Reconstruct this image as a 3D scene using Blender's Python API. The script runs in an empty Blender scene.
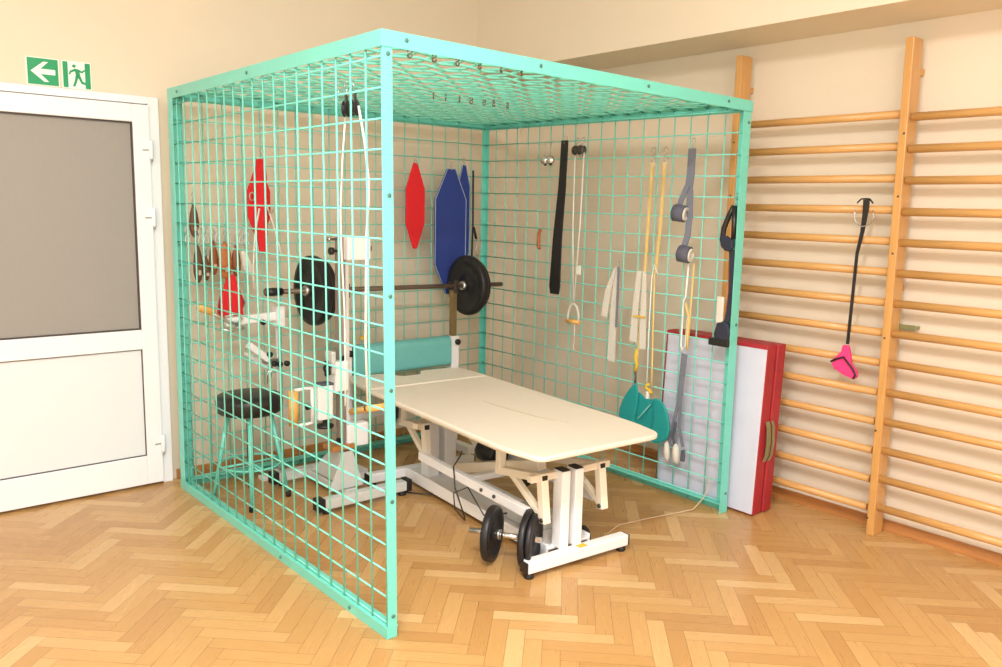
import bpy, bmesh, math, random
from math import sin, cos, pi, radians, sqrt
from mathutils import Vector, Matrix, Quaternion
random.seed(7)
SC = bpy.context.scene
COL = SC.collection
V = Vector

# ------------------------------------------------------------------ materials
def lin(c):
    return tuple(((x/255)/12.92 if x/255 <= .04045 else (((x/255)+.055)/1.055)**2.4) for x in c)

class NT:
    def __init__(s, mat):
        s.t = mat.node_tree; s.n = s.t.nodes; s.l = s.t.links
    def node(s, typ, **kw):
        n = s.n.new(typ)
        for k, v in kw.items(): setattr(n, k, v)
        return n
    def math(s, op, a, b=None, c=None):
        n = s.n.new('ShaderNodeMath'); n.operation = op
        for i, v in enumerate((a, b, c)):
            if v is None: continue
            if isinstance(v, (int, float)): n.inputs[i].default_value = v
            else: s.l.new(v, n.inputs[i])
        return n.outputs[0]
    def mixc(s, f, a, b):
        n = s.n.new('ShaderNodeMix'); n.data_type = 'RGBA'
        for sock, v in ((n.inputs[0], f), (n.inputs[6], a), (n.inputs[7], b)):
            if isinstance(v, (int, float)): sock.default_value = v
            elif isinstance(v, tuple): sock.default_value = (*v, 1)
            else: s.l.new(v, sock)
        return n.outputs[2]

def mat(name, rgb, rough=.5, metal=0., var=.06, scale=30., bump=0., spec=.5, stretch=None, coat=0.):
    m = bpy.data.materials.new(name); m.use_nodes = True
    t = NT(m); b = t.n['Principled BSDF']
    tc = t.node('ShaderNodeTexCoord'); nz = t.node('ShaderNodeTexNoise')
    nz.inputs['Scale'].default_value = scale; nz.inputs['Detail'].default_value = 4
    src = tc.outputs['Object']
    if stretch:
        mp = t.node('ShaderNodeMapping'); mp.inputs['Scale'].default_value = stretch
        t.l.new(src, mp.inputs[0]); src = mp.outputs[0]
    t.l.new(src, nz.inputs['Vector'])
    c = lin(rgb)
    c0 = tuple(max(0, x*(1-var*2)) for x in c); c1 = tuple(min(1, x*(1+var)) for x in c)
    t.l.new(t.mixc(nz.outputs['Fac'], c0, c1), b.inputs['Base Color'])
    b.inputs['Roughness'].default_value = rough; b.inputs['Metallic'].default_value = metal
    b.inputs['Specular IOR Level'].default_value = spec
    b.inputs['Coat Weight'].default_value = coat
    if bump:
        bp = t.node('ShaderNodeBump'); bp.inputs['Strength'].default_value = bump; bp.inputs['Distance'].default_value = .004
        t.l.new(nz.outputs['Fac'], bp.inputs['Height']); t.l.new(bp.outputs[0], b.inputs['Normal'])
    return m

def herringbone():
    m = bpy.data.materials.new('oak_herringbone_parquet'); m.use_nodes = True
    t = NT(m); b = t.n['Principled BSDF']
    tc = t.node('ShaderNodeTexCoord'); sp = t.node('ShaderNodeSeparateXYZ')
    t.l.new(tc.outputs['Object'], sp.inputs[0])
    X, Y = sp.outputs[0], sp.outputs[1]
    W_, N = .062, 5
    s = 1/sqrt(2)/W_
    u = t.math('ADD', t.math('MULTIPLY', t.math('SUBTRACT', X, Y), s), .3)
    v = t.math('ADD', t.math('MULTIPLY', t.math('ADD', X, Y), -s), .15)
    i = t.math('FLOOR', u); j = t.math('FLOOR', v)
    fu = t.math('SUBTRACT', u, i); fv = t.math('SUBTRACT', v, j)
    mm = t.math('FLOORED_MODULO', t.math('SUBTRACT', i, j), 2*N)
    mm = t.math('FLOOR', t.math('ADD', mm, .5))
    isv = t.math('GREATER_THAN', mm, N-.5)
    # along-plank and across-plank coordinates (in widths)
    ah = t.math('ADD', mm, fu)
    kv = t.math('SUBTRACT', 2*N-1, mm)
    av = t.math('ADD', kv, fv)
    def sel(a, c):   # isv ? c : a
        return t.math('ADD', t.math('MULTIPLY', isv, c), t.math('MULTIPLY', t.math('SUBTRACT', 1, isv), a))
    along = sel(ah, av); across = sel(fv, fu)
    idx = sel(t.math('SUBTRACT', i, mm), i); idy = sel(j, t.math('SUBTRACT', j, kv))
    cid = t.node('ShaderNodeCombineXYZ')
    t.l.new(idx, cid.inputs[0]); t.l.new(idy, cid.inputs[1]); t.l.new(isv, cid.inputs[2])
    wn = t.node('ShaderNodeTexWhiteNoise'); wn.noise_dimensions = '3D'; t.l.new(cid.outputs[0], wn.inputs[0])
    ramp = t.node('ShaderNodeValToRGB'); t.l.new(wn.outputs['Value'], ramp.inputs[0])
    cols = [(0, (172, 128, 76)), (.25, (184, 142, 88)), (.55, (191, 150, 95)), (.8, (198, 159, 105)), (1, (213, 181, 130))]
    e = ramp.color_ramp.elements
    e[0].position = 0; e[0].color = (*lin(cols[0][1]), 1); e[1].position = 1; e[1].color = (*lin(cols[-1][1]), 1)
    for p, c in cols[1:-1]:
        q = e.new(p); q.color = (*lin(c), 1)
    # grain
    gc = t.node('ShaderNodeCombineXYZ')
    t.l.new(t.math('ADD', t.math('MULTIPLY', along, .35), t.math('MULTIPLY', wn.outputs['Value'], 57)), gc.inputs[0])
    t.l.new(t.math('MULTIPLY', across, 5.), gc.inputs[1]); t.l.new(t.math('MULTIPLY', wn.outputs['Value'], 31), gc.inputs[2])
    nz = t.node('ShaderNodeTexNoise'); nz.inputs['Scale'].default_value = 1.3; nz.inputs['Detail'].default_value = 5
    t.l.new(gc.outputs[0], nz.inputs['Vector'])
    col = t.mixc(t.math('MULTIPLY', nz.outputs['Fac'], .42), ramp.outputs[0], lin((156, 108, 56)))
    # broad wear patches
    n2 = t.node('ShaderNodeTexNoise'); n2.inputs['Scale'].default_value = 1.1; t.l.new(tc.outputs['Object'], n2.inputs['Vector'])
    col = t.mixc(t.math('MULTIPLY', n2.outputs['Fac'], .3), col, lin((208, 166, 104)))
    # gaps
    ea = t.math('MINIMUM', along, t.math('SUBTRACT', N, along)); ec = t.math('MINIMUM', across, t.math('SUBTRACT', 1, across))
    gap = t.math('LESS_THAN', t.math('MINIMUM', ea, ec), .022)
    col = t.mixc(t.math('MULTIPLY', gap, .45), col, lin((110, 66, 30)))
    t.l.new(col, b.inputs['Base Color'])
    b.inputs['Roughness'].default_value = .3; b.inputs['Specular IOR Level'].default_value = .45
    t.l.new(t.math('ADD', t.math('MULTIPLY', nz.outputs['Fac'], .2), .2), b.inputs['Roughness'])
    bp = t.node('ShaderNodeBump'); bp.inputs['Strength'].default_value = .25; bp.inputs['Distance'].default_value = .0015
    t.l.new(t.math('SUBTRACT', 1, gap), bp.inputs['Height']); t.l.new(bp.outputs[0], b.inputs['Normal'])
    return m

M = dict(
    wall=mat('cream_wall_paint', (226, 213, 191), .75, var=.02, scale=3, bump=.03),
    beam=mat('cream_beam_paint', (229, 216, 194), .75, var=.02, scale=3, bump=.03),
    ceil=mat('white_ceiling_paint', (240, 236, 228), .8, var=.01, scale=3),
    mint=mat('mint_enamel', (112, 212, 196), .32, var=.03, scale=12, coat=.2),
    mintwire=mat('mint_wire_enamel', (122, 216, 198), .35, var=.03, scale=12),
    bolt=mat('painted_bolt', (84, 118, 112), .4, .2, scale=40),
    steel=mat('bright_steel', (190, 190, 188), .28, .9, scale=40),
    chrome=mat('chrome', (215, 215, 218), .12, 1., scale=40),
    darksteel=mat('dark_steel', (90, 84, 80), .4, .7, scale=40),
    wood=mat('varnished_pine', (212, 162, 98), .35, var=.12, scale=9, stretch=(6, .7, 6), coat=.2),
    woodpost=mat('varnished_pine_upright', (208, 156, 90), .35, var=.12, scale=9, stretch=(6, 6, .6), coat=.2),
    base=mat('oak_baseboard', (186, 126, 70), .35, var=.15, scale=14, stretch=(3, .6, 3)),
    upvc=mat('white_upvc', (238, 240, 243), .3, var=.01, scale=5),
    upvcp=mat('white_upvc_panel', (226, 230, 232), .35, var=.01, scale=5),
    glass=mat('blinded_glass_pane', (154, 150, 144), .5, var=.03, scale=60, stretch=(8, 1, .3), spec=.25),
    gasket=mat('dark_rubber_gasket', (70, 62, 60), .6),
    signg=mat('sign_green', (18, 152, 96), .4, var=.01),
    signw=mat('sign_white', (235, 245, 236), .4, var=.01),
    cream=mat('cream_vinyl_upholstery', (226, 216, 200), .42, var=.02, scale=25, bump=.08),
    creamfr=mat('cream_powder_coat', (238, 228, 208), .35, var=.02, scale=20),
    white=mat('white_powder_coat', (240, 240, 240), .35, var=.02, scale=20),
    greyp=mat('pale_grey_powder_coat', (205, 208, 205), .35, var=.03, scale=20),
    black=mat('black_rubber', (28, 28, 30), .5, var=.1, scale=40, bump=.05),
    blackp=mat('black_plastic', (26, 26, 28), .35, var=.1, scale=40),
    iron=mat('black_iron_plate', (34, 34, 37), .42, .2, var=.15, scale=30, bump=.1),
    blackv=mat('black_vinyl_seat', (32, 30, 32), .35, var=.1, scale=40, bump=.1),
    teal=mat('teal_vinyl', (110, 186, 182), .45, var=.05, scale=25, bump=.1),
    tealf=mat('teal_fabric', (22, 150, 148), .7, var=.12, scale=70, bump=.2),
    red=mat('red_fabric', (222, 26, 38), .7, var=.08, scale=70, bump=.15),
    redv=mat('red_vinyl', (168, 40, 50), .5, var=.16, scale=12, bump=.2),
    blue=mat('navy_blue_fabric', (40, 62, 140), .8, var=.1, scale=90, bump=.2),
    bluew=mat('pale_blue_webbing', (150, 172, 205), .7),
    matg=mat('pale_grey_mat_vinyl', (206, 208, 224), .45, var=.04, scale=7, bump=.5),
    brown=mat('brown_leather', (150, 80, 42), .5, var=.2, scale=30, bump=.15),
    tan=mat('tan_leather', (186, 108, 58), .5, var=.2, scale=30, bump=.15),
    dkbrown=mat('dark_brown_leather', (104, 70, 52), .55, var=.2, scale=30, bump=.15),
    beech=mat('lacquered_beech', (232, 178, 96), .35, var=.1, scale=25, coat=.3),
    rope=mat('white_cord', (240, 240, 234), .8, var=.05, scale=200, bump=.3),
    yrope=mat('yellow_cord', (224, 196, 124), .8, var=.08, scale=200, bump=.3),
    cwool=mat('off_white_webbing', (214, 210, 198), .8, var=.08, scale=120, bump=.3),
    greyweb=mat('grey_webbing', (120, 124, 138), .8, var=.1, scale=120, bump=.3),
    dkgrey=mat('charcoal_padding', (88, 90, 104), .75, var=.1, scale=60, bump=.2),
    navyblk=mat('blue_black_padding', (38, 44, 60), .7, var=.1, scale=60, bump=.2),
    pink=mat('bright_pink_fabric', (236, 60, 130), .7, var=.08, scale=60, bump=.15),
    mustard=mat('mustard_plastic', (216, 180, 60), .5),
    brass=mat('aged_brass_tube', (150, 128, 88), .4, .5, var=.15, scale=20),
    rose=mat('brownish_steel_column', (158, 140, 132), .35, .3, var=.08, scale=20),
    cable=mat('black_cable', (40, 38, 36), .5),
    crease=mat('worn_vinyl_seam', (190, 172, 142), .6),
    tancord=mat('tan_cord', (206, 180, 146), .8),
    barst=mat('worn_steel_bar', (120, 104, 92), .35, .5, scale=40),
    greentag=mat('olive_metal_bracket', (142, 146, 104), .4, .4),
)
M['floor'] = herringbone()

# ------------------------------------------------------------------ mesh helpers
class MB:
    def __init__(s): s.v = []; s.f = []; s.smooth = []
    def add(s, vs, fs, sm=False):
        o = len(s.v); s.v += [tuple(x) for x in vs]
        for f in fs: s.f.append([o+i for i in f]); s.smooth.append(sm)
        return s
    def box(s, a, b, mtx=None):
        x0, y0, z0 = a; x1, y1, z1 = b
        vs = [V(p) for p in ((x0,y0,z0),(x1,y0,z0),(x1,y1,z0),(x0,y1,z0),(x0,y0,z1),(x1,y0,z1),(x1,y1,z1),(x0,y1,z1))]
        if mtx: vs = [mtx @ p for p in vs]
        return s.add(vs, [(0,3,2,1),(4,5,6,7),(0,1,5,4),(1,2,6,5),(2,3,7,6),(3,0,4,7)])
    def bar(s, p, q, w, h=None, up=(0,0,1)):
        """rectangular bar from p to q, w across, h along up"""
        h = h or w; p = V(p); q = V(q); d = (q-p).normalized(); up = V(up)
        if abs(d.dot(up)) > .98: up = V((0,1,0)) if abs(d.y) < .9 else V((1,0,0))
        a = d.cross(up).normalized(); b = a.cross(d).normalized()
        vs = []
        for c in (p, q):
            for i, j in ((-1,-1),(1,-1),(1,1),(-1,1)): vs.append(c + a*(w/2*i) + b*(h/2*j))
        return s.add(vs, [(0,1,2,3),(7,6,5,4),(0,4,5,1),(1,5,6,2),(2,6,7,3),(3,7,4,0)])
    def tube(s, pts, r, n=8, closed=False, caps=True, rad=None, ell=1.):
        pts = [V(p) for p in pts]; L = len(pts); vs = []
        prev = None
        for i, p in enumerate(pts):
            if closed: d = (pts[(i+1) % L]-pts[i-1]).normalized()
            else: d = (pts[min(i+1, L-1)]-pts[max(i-1, 0)]).normalized()
            if prev is None:
                ref = V((0,0,1)) if abs(d.z) < .9 else V((1,0,0))
                a = d.cross(ref).normalized()
            else:
                a = (prev - d*prev.dot(d)).normalized()
            prev = a; b = d.cross(a)
            rr = rad[i] if rad else r
            for k in range(n):
                t = 2*pi*k/n
                vs.append(p + a*(cos(t)*rr) + b*(sin(t)*rr*ell))
        fs = []
        for i in range(L if closed else L-1):
            j = (i+1) % L
            for k in range(n):
                k2 = (k+1) % n
                fs.append((i*n+k, j*n+k, j*n+k2, i*n+k2))
        s.add(vs, fs, True)
        if caps and not closed:
            o = len(s.v)-len(vs)
            s.f.append([o+k for k in range(n)]); s.smooth.append(False)
            s.f.append([o+(L-1)*n+k for k in reversed(range(n))]); s.smooth.append(False)
        return s
    def lathe(s, prof, c, axis=(0,0,1), n=24, sm=True):
        """prof = [(r, h)...] along axis from c"""
        ax = V(axis).normalized(); ref = V((0,0,1)) if abs(ax.z) < .9 else V((1,0,0))
        a = ax.cross(ref).normalized(); b = ax.cross(a); c = V(c); vs = []
        for r, h in prof:
            for k in range(n):
                t = 2*pi*k/n; vs.append(c + ax*h + a*(r*cos(t)) + b*(r*sin(t)))
        fs = []
        for i in range(len(prof)-1):
            for k in range(n):
                k2 = (k+1) % n; fs.append((i*n+k, i*n+k2, (i+1)*n+k2, (i+1)*n+k))
        s.add(vs, fs, sm)
        o = len(s.v)-len(vs)
        if prof[0][0] > 1e-5: s.f.append([o+k for k in reversed(range(n))]); s.smooth.append(False)
        if prof[-1][0] > 1e-5: s.f.append([o+(len(prof)-1)*n+k for k in range(n)]); s.smooth.append(False)
        return s
    def prism(s, poly, o, a, b, d0, d1, sm=False):
        """poly in (u,v) -> o + a*u + b*v, extruded along axb from d0 to d1"""
        o = V(o); a = V(a); b = V(b); nrm = a.cross(b).normalized(); n = len(poly)
        vs = [o+a*u+b*v+nrm*d0 for u, v in poly] + [o+a*u+b*v+nrm*d1 for u, v in poly]
        fs = [tuple(reversed(range(n))), tuple(range(n, 2*n))] + [(i, (i+1) % n, n+(i+1) % n, n+i) for i in range(n)]
        return s.add(vs, fs, sm)
    def ribbon(s, pts, w, t, side):
        """strap along pts, width w along side vector, thickness t"""
        pts = [V(p) for p in pts]; L = len(pts); sd = V(side).normalized(); vs = []
        for i, p in enumerate(pts):
            d = (pts[min(i+1, L-1)]-pts[max(i-1, 0)]).normalized()
            s2 = (sd - d*sd.dot(d)).normalized(); nn = d.cross(s2)
            ww = w[i] if isinstance(w, (list, tuple)) else w
            for i1, j1 in ((-1,-1),(1,-1),(1,1),(-1,1)): vs.append(p + s2*(ww/2*i1) + nn*(t/2*j1))
        fs = [(0,1,2,3), tuple((L-1)*4+k for k in (3,2,1,0))]
        for i in range(L-1):
            for k in range(4): fs.append((i*4+k, (i+1)*4+k, (i+1)*4+(k+1) % 4, i*4+(k+1) % 4))
        return s.add(vs, fs, False)
    def build(s, name, m, parent=None, bevel=0., subd=0, seg=2):
        me = bpy.data.meshes.new(name)
        me.from_pydata(s.v, [], s.f); me.validate()
        bm = bmesh.new(); bm.from_mesh(me); bmesh.ops.recalc_face_normals(bm, faces=bm.faces); bm.to_mesh(me); bm.free()
        if len(me.polygons) == len(s.smooth):
            for p, k in zip(me.polygons, s.smooth): p.use_smooth = k
        me.materials.append(m if not isinstance(m, str) else M[m])
        o = bpy.data.objects.new(name, me); COL.objects.link(o)
        if parent:
            o.parent = parent; o.matrix_parent_inverse = Matrix.Translation(-parent.location) if parent.type == 'EMPTY' and not parent.parent and parent.rotation_euler.z == 0 and 'loc_children' not in parent else Matrix()
        if bevel:
            md = o.modifiers.new('bevel', 'BEVEL'); md.width = bevel; md.segments = seg; md.limit_method = 'ANGLE'; md.angle_limit = radians(40)
        if subd:
            md = o.modifiers.new('subdivision', 'SUBSURF'); md.levels = subd; md.render_levels = subd
        return o

def tag(o, label, cat, group=None):
    o['label'] = label; o['category'] = cat
    if group: o['group'] = group
    return o
def thing(name, label, cat, loc=(0,0,0), group=None, rz=0., local=False):
    """Empty at the thing's base. Children are given in world coordinates unless local."""
    o = bpy.data.objects.new(name, None); COL.objects.link(o); o.empty_display_size = .05
    o.location = loc; o.rotation_euler = (0,0,rz)
    if local: o['loc_children'] = 1
    return tag(o, label, cat, group)
def struct(name, mb, m, parent=None, **k):
    o = mb.build(name, m, parent, **k)
    if not parent: o['kind'] = 'structure'
    return o
def copy_tree(o, parent=None):
    c = o.copy(); COL.objects.link(c)
    if parent: c.parent = parent
    for ch in list(o.children): copy_tree(ch, c)
    return c

# ------------------------------------------------------------------ room
XL, XR, YF, YB, ZC = -3.6, 2.42, -5.0, 2.10, 3.15
struct('floor', MB().box((XL-.1, YF-.1, -.08), (XR+.1, YB+.1, 0)), 'floor')
struct('ceiling', MB().box((XL-.1, YF-.1, ZC), (XR+.1, YB+.1, ZC+.08)), 'ceil')
struct('wall_back', MB().box((XL-.1, YB, 0), (XR+.1, YB+.1, ZC)), 'wall')
struct('wall_right', MB().box((XR, YF, 0), (XR+.1, YB, ZC)), 'wall')
# window walls: front wall (behind the camera) and left wall
def wall_with_windows(name, axis, c0, c1, a0, a1, wins, z0, z1, wn):
    mb = MB()
    def B(u0, u1, s0, s1):
        if u1-u0 < 1e-4 or s1-s0 < 1e-4: return
        if axis == 'y': mb.box((u0, c0, s0), (u1, c1, s1))
        else: mb.box((c0, u0, s0), (c1, u1, s1))
    B(a0, a1, 0, z0); B(a0, a1, z1, ZC); u = a0
    for w0, w1 in wins: B(u, w0, z0, z1); u = w1
    B(u, a1, z0, z1)
    struct(name, mb, 'wall')
    for k, (w0, w1) in enumerate(wins):
        fr = MB(); t = .06; cm = (c0+c1)/2
        def F(u0, u1, s0, s1, mbx=fr, th=.03):
            if axis == 'y': mbx.box((u0, cm-th, s0), (u1, cm+th, s1))
            else: mbx.box((cm-th, u0, s0), (cm+th, u1, s1))
        F(w0, w1, z0, z0+t); F(w0, w1, z1-t, z1); F(w0, w0+t, z0+t, z1-t); F(w1-t, w1, z0+t, z1-t)
        m_ = (w0+w1)/2; F(m_-.04, m_+.04, z0+t, z1-t)
        struct('window_%d' % (wn+k), fr, 'upvc')
wall_with_windows('wall_front', 'y', YF-.1, YF, XL, XR, [(-3.1, -1.4), (-.9, .8)], .85, 2.6, 1)
wall_with_windows('wall_left', 'x', XL-.1, XL, YF, YB, [(-4.2, -2.5), (-1.9, -.2)], .85, 2.6, 3)
# dropped beam along the right wall
struct('trim_1', MB().box((2.03, YF, 2.325), (XR, YB, ZC)), 'beam')
def base_prof(name, a, b, inward):
    mb = MB(); a = V(a); b = V(b); n = V(inward)
    prof = [(0, 0), (.028, 0), (.028, .010), (.02, .018), (.015, .043), (.01, .048), (0, .048)]
    d = (b-a)
    vs = [p + n*u + V((0,0,1))*z for p in (a, b) for u, z in prof]; k = len(prof)
    mb.add(vs, [tuple(range(k)), tuple(range(2*k-1, k-1, -1))]+[(i, (i+1) % k, k+(i+1) % k, k+i) for i in range(k)])
    struct(name, mb, 'base')
base_prof('baseboard_right', (XR, YF, 0), (XR, YB, 0), (-1,0,0))
base_prof('baseboard_back', (.02, YB, 0), (XR-.03, YB, 0), (0,-1,0))

# door
d = bpy.data.objects.new('door_1', None); COL.objects.link(d); d['kind'] = 'structure'; d.location = (-.5, YB, 0)
DX0, DX1 = -1.06, -.008
fr = MB(); y0, y1 = YB-.035, YB
fr.box((DX1-.05, y0, 0), (DX1, y1, 1.972)); fr.box((DX0, y0, 0), (DX0+.05, y1, 1.972)); fr.box((DX0+.05, y0, 1.935), (DX1-.05, y1, 1.972))
struct('door_frame', fr, 'upvc', d, bevel=.004)
lf = MB(); lx0, lx1 = DX0+.052, DX1-.052; ly0, ly1 = YB-.05, YB-.002
gx0, gx1, gz0, gz1 = -.93, -.138, .822, 1.845
px0, px1, pz0, pz1 = -.92, -.14, .163, .722
lf.box((gx1, ly0, .012), (lx1, ly1, 1.93)); lf.box((lx0, ly0, .012), (gx0, ly1, 1.93))
lf.box((gx0, ly0, gz1), (gx1, ly1, 1.93)); lf.box((gx0, ly0, pz1), (gx1, ly1, gz0)); lf.box((gx0, ly0, .012), (gx1, ly1, pz0))
struct('door_leaf', lf, 'upvc', d, bevel=.004)
struct('glass_pane', MB().box((gx0, YB-.028, gz0), (gx1, YB-.02, gz1)), 'glass', d)
struct('lower_panel', MB().box((gx0, YB-.032, pz0), (gx1, YB-.02, pz1)), 'upvcp', d)
g = MB()
def ring(mb, x0, x1, z0, z1, t, ya, yb):
    mb.box((x0, ya, z0), (x1, yb, z0+t)); mb.box((x0, ya, z1-t), (x1, yb, z1)); mb.box((x0, ya, z0+t), (x0+t, yb, z1-t)); mb.box((x1-t, ya, z0+t), (x1, yb, z1-t))
ring(g, gx0, gx1, gz0, gz1, .007, YB-.040, YB-.028)
ring(g, gx0, gx1, pz0, pz1, .004, YB-.040, YB-.032)
struct('gasket', g, 'gasket', d)
for z in (1.715, 1.385, .22):
    h = struct('hinge', MB().lathe([(.009, -.045), (.011, -.04), (.011, .04), (.009, .045)], (DX1-.051, YB-.058, z), n=12), 'upvc', d)
    struct('hinge_pin', MB().lathe([(.006, 0), (.006, .012)], (DX1-.051, YB-.058, z-.058), n=10).box((DX1-.09, YB-.055, z-.004), (DX1-.052, YB-.049, z+.002)), 'steel', h)

# exit signs
def sign(x0, x1, z0, z1, label):
    t = thing('exit_sign', label, 'sign', ((x0+x1)/2, YB, z0))
    MB().box((x0, YB-.004, z0), (x1, YB, z1)).build('sign_plate', 'signw', t)
    return t
def uv(mb, poly, x0, z0, w, h, ya, yb):
    mb.prism([(x0+u*w, z0+v*h) for u, v in poly], (0,0,0), (1,0,0), (0,0,1), -ya, -yb)   # x cross z = -y
    return mb
s1 = sign(-.574, -.438, 1.978, 2.102, 'green safety sign with a white arrow pointing left, above the white door')
b_ = MB().box((-.569, YB-.0055, 1.982), (-.443, YB-.004, 2.098)); b_.build('green_field', 'signg', s1)
arrow = [(.1,.5),(.52,.88),(.68,.88),(.42,.60),(.9,.60),(.9,.40),(.42,.40),(.68,.12),(.52,.12)]
uv(MB(), arrow, -.569, 1.982, .126, .116, YB-.007, YB-.0055).build('arrow', 'signw', s1)
s2 = sign(-.427, -.302, 1.978, 2.102, 'green emergency exit sign with a running figure, beside the arrow sign')
MB().box((-.423, YB-.0055, 1.982), (-.402, YB-.004, 2.098)).build('green_band', 'signg', s2)
MB().box((-.329, YB-.0055, 1.982), (-.306, YB-.004, 2.098)).build('green_band', 'signg', s2)
man = MB(); w_, h_ = .072, .112; ox, oz = -.401, 1.984
circ = [(.36+.11*cos(k*pi/6), .86+.065*sin(k*pi/6)) for k in range(12)]
for pl in (circ,
           [(.38,.76),(.62,.74),(.72,.48),(.56,.42),(.44,.52)],       # torso
           [(.40,.76),(.10,.66),(.02,.52),(.10,.50),(.18,.60),(.42,.66)],   # rear arm
           [(.58,.74),(.80,.68),(.98,.76),(1.0,.70),(.82,.60),(.62,.64)],   # front arm
           [(.56,.44),(.72,.46),(.84,.26),(1.14,.20),(1.12,.12),(.76,.17),(.66,.30)],   # leg back
           [(.44,.52),(.60,.44),(.50,.24),(.38,.04),(.24,.04),(.36,.26)]):
    uv(man, pl, ox, oz, w_, h_, YB-.007, YB-.004)
man.build('running_figure', 'signg', s2)

# ------------------------------------------------------------------ wall bars
wb = thing('wall_bars', 'varnished pine wall bars with three tall uprights on the right wall', 'wall bars', (2.33, -.55, 0))
PY = [.285, -.573, -1.42]; PW = .036
for y in PY:
    up_ = MB().box((2.278, y-PW/2, 0), (2.37, y+PW/2, 2.26 if y > 0 else 2.235)).build('upright', 'woodpost', wb, bevel=.004)
    if y == PY[1]:      # the middle upright stands a little out of plumb
        for vv in up_.data.vertices: vv.co.y += -.016+vv.co.z*.0125
    for z in (.3, 1.15, 2.1): MB().box((2.37, y-.002, z-.014), (XR, y+.014, z+.014)).build('wall_bracket', 'woodpost', wb)
    for z in (.08, .5, .93, 1.31, 1.56, 1.83): MB().lathe([(.006, 0), (.004, .0015)], (2.2785, y, z), (-1,0,0), 10).build('screw', 'darksteel', wb)
for k in range(14):
    for (ya, yb, dz) in ((PY[1]+PW/2, PY[0]-PW/2, 1), (PY[2]+PW/2, PY[1]-PW/2, 0)):
        z = .136 + k*.1358 + (dz*((k-6.5)*.0022))
        MB().tube([(2.306, ya, z), (2.306, yb, z)], .0158, 12, ell=1.15).build('rung', 'wood', wb)
MB().box((2.372, -.665, .965), (2.382, -.58, .99)).box((2.382, -.665, .97), (XR, -.655, .985)).build('metal_clip', 'greentag', wb, bevel=.002)

# ------------------------------------------------------------------ cage
CW, CD, CH = 1.992, 1.937, 2.0
cage = thing('exercise_cage', 'mint green steel suspension cage with wire grid sides and roof around the table', 'cage', (1.0, .97, 0))
T = .003; FL = .050
def ell_post(p, fx, fy, side='corner', h=CH-.001, FL=.05):
    """vertical angle iron at corner p; flanges run in +fx and +fy"""
    x, y = p; mb = MB()
    mb.box((min(x, x+fx*FL), min(y, y+fy*T), .001), (max(x, x+fx*FL), max(y, y+fy*T), h))
    if side == 'corner': mb.box((min(x, x+fx*T), min(y+fy*T, y+fy*FL), .001), (max(x, x+fx*T), max(y+fy*T, y+fy*FL), h))
    else: mb.box((min(x+fx*(FL-T), x+fx*FL), min(y+fy*T, y+fy*FL), .001), (max(x+fx*(FL-T), x+fx*FL), max(y+fy*T, y+fy*FL), h))
    return mb
E_ = .0035
ell_post((0+E_, 0+E_), 1, 1, 'inner', FL=.037).build('post', 'mint', cage, bevel=.001)
ell_post((0, CD-E_), 1, -1, FL=.062).build('post', 'mint', cage, bevel=.001)
ell_post((CW-E_, 0+E_), -1, 1, FL=.060).build('post', 'mint', cage, bevel=.001)
ell_post((CW-E_, CD-E_), -1, -1, FL=.034).build('post', 'mint', cage, bevel=.001)
zt = CH
def rail(a, b, inward, top=True):
    """angle iron rail; vertical flange outside, horizontal flange inwards"""
    a = V(a); b = V(b); n = V(inward); mb = MB()
    def slab(n0, n1, z0, z1):
        vs = [a+n*n0+V((0,0,z0)), b+n*n0+V((0,0,z0)), b+n*n1+V((0,0,z0)), a+n*n1+V((0,0,z0)),
              a+n*n0+V((0,0,z1)), b+n*n0+V((0,0,z1)), b+n*n1+V((0,0,z1)), a+n*n1+V((0,0,z1))]
        mb.add(vs, [(0,3,2,1),(4,5,6,7),(0,1,5,4),(1,2,6,5),(2,3,7,6),(3,0,4,7)])
    if top: slab(0, T, -FL, 0); slab(T, FL, -T, 0)
    else: slab(0, T, 0, .042); slab(T, .045, .042-T, .042)
    return mb
for nm, a, b, n in (('top_rail', (0,0,zt), (CW,0,zt), (0,1,0)), ('top_rail', (0,T,zt-.0002), (0,CD-T,zt-.0002), (1,0,0)),
                    ('top_rail', (0,CD,zt-.0004), (CW,CD,zt-.0004), (0,-1,0)), ('top_rail', (CW,T,zt-.0002), (CW,CD-T,zt-.0002), (-1,0,0))):
    rail(a, b, n).build(nm, 'mint', cage, bevel=.001)
for a, b, n in (((0,T,0), (0,CD-T,0), (1,0,0)), ((0,CD,0.0004), (CW,CD,0.0004), (0,-1,0)), ((CW,T,0), (CW,CD-T,0), (-1,0,0))):
    rail(a, b, n, False).build('bottom_rail', 'mint', cage, bevel=.001)

def grid(name, origin, a, b, la, lb, pa, pb, a0, b0, r, out, wob=0.):
    """crimped wire grid: wires along b every pa, wires along a every pb"""
    o = V(origin); a = V(a); b = V(b); n = V(out); mb = MB()
    u = a0; i = 0
    while u < la-.01:
        pts = []; w = 0 if not wob else wob
        if w:
            v = 0; k = 0
            while v < lb+1e-6:
                pts.append(o+a*u+b*min(v, lb)+n*(r+w*(1 if (i+k) % 2 else -1))); v += pb; k += 1
            pts.append(o+a*u+b*lb+n*r)
        else: pts = [o+a*u+n*r, o+a*u+b*lb+n*r]
        mb.tube(pts, r, 6); u += pa; i += 1
    v = b0; j = 0
    while v < lb-.01:
        if wob:
            pts = []; q = 0; k = 0
            while q < la+1e-6:
                pts.append(o+b*v+a*min(q, la)+n*(-r+wob*(1 if (j+k) % 2 else -1))); q += pa; k += 1
            pts.append(o+b*v+a*la-n*r)
        else: pts = [o+b*v-n*r, o+b*v+a*la-n*r]
        mb.tube(pts, r, 6); v += pb; j += 1
    o_ = mb.build(name, 'mintwire', cage)
    return o_
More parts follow.
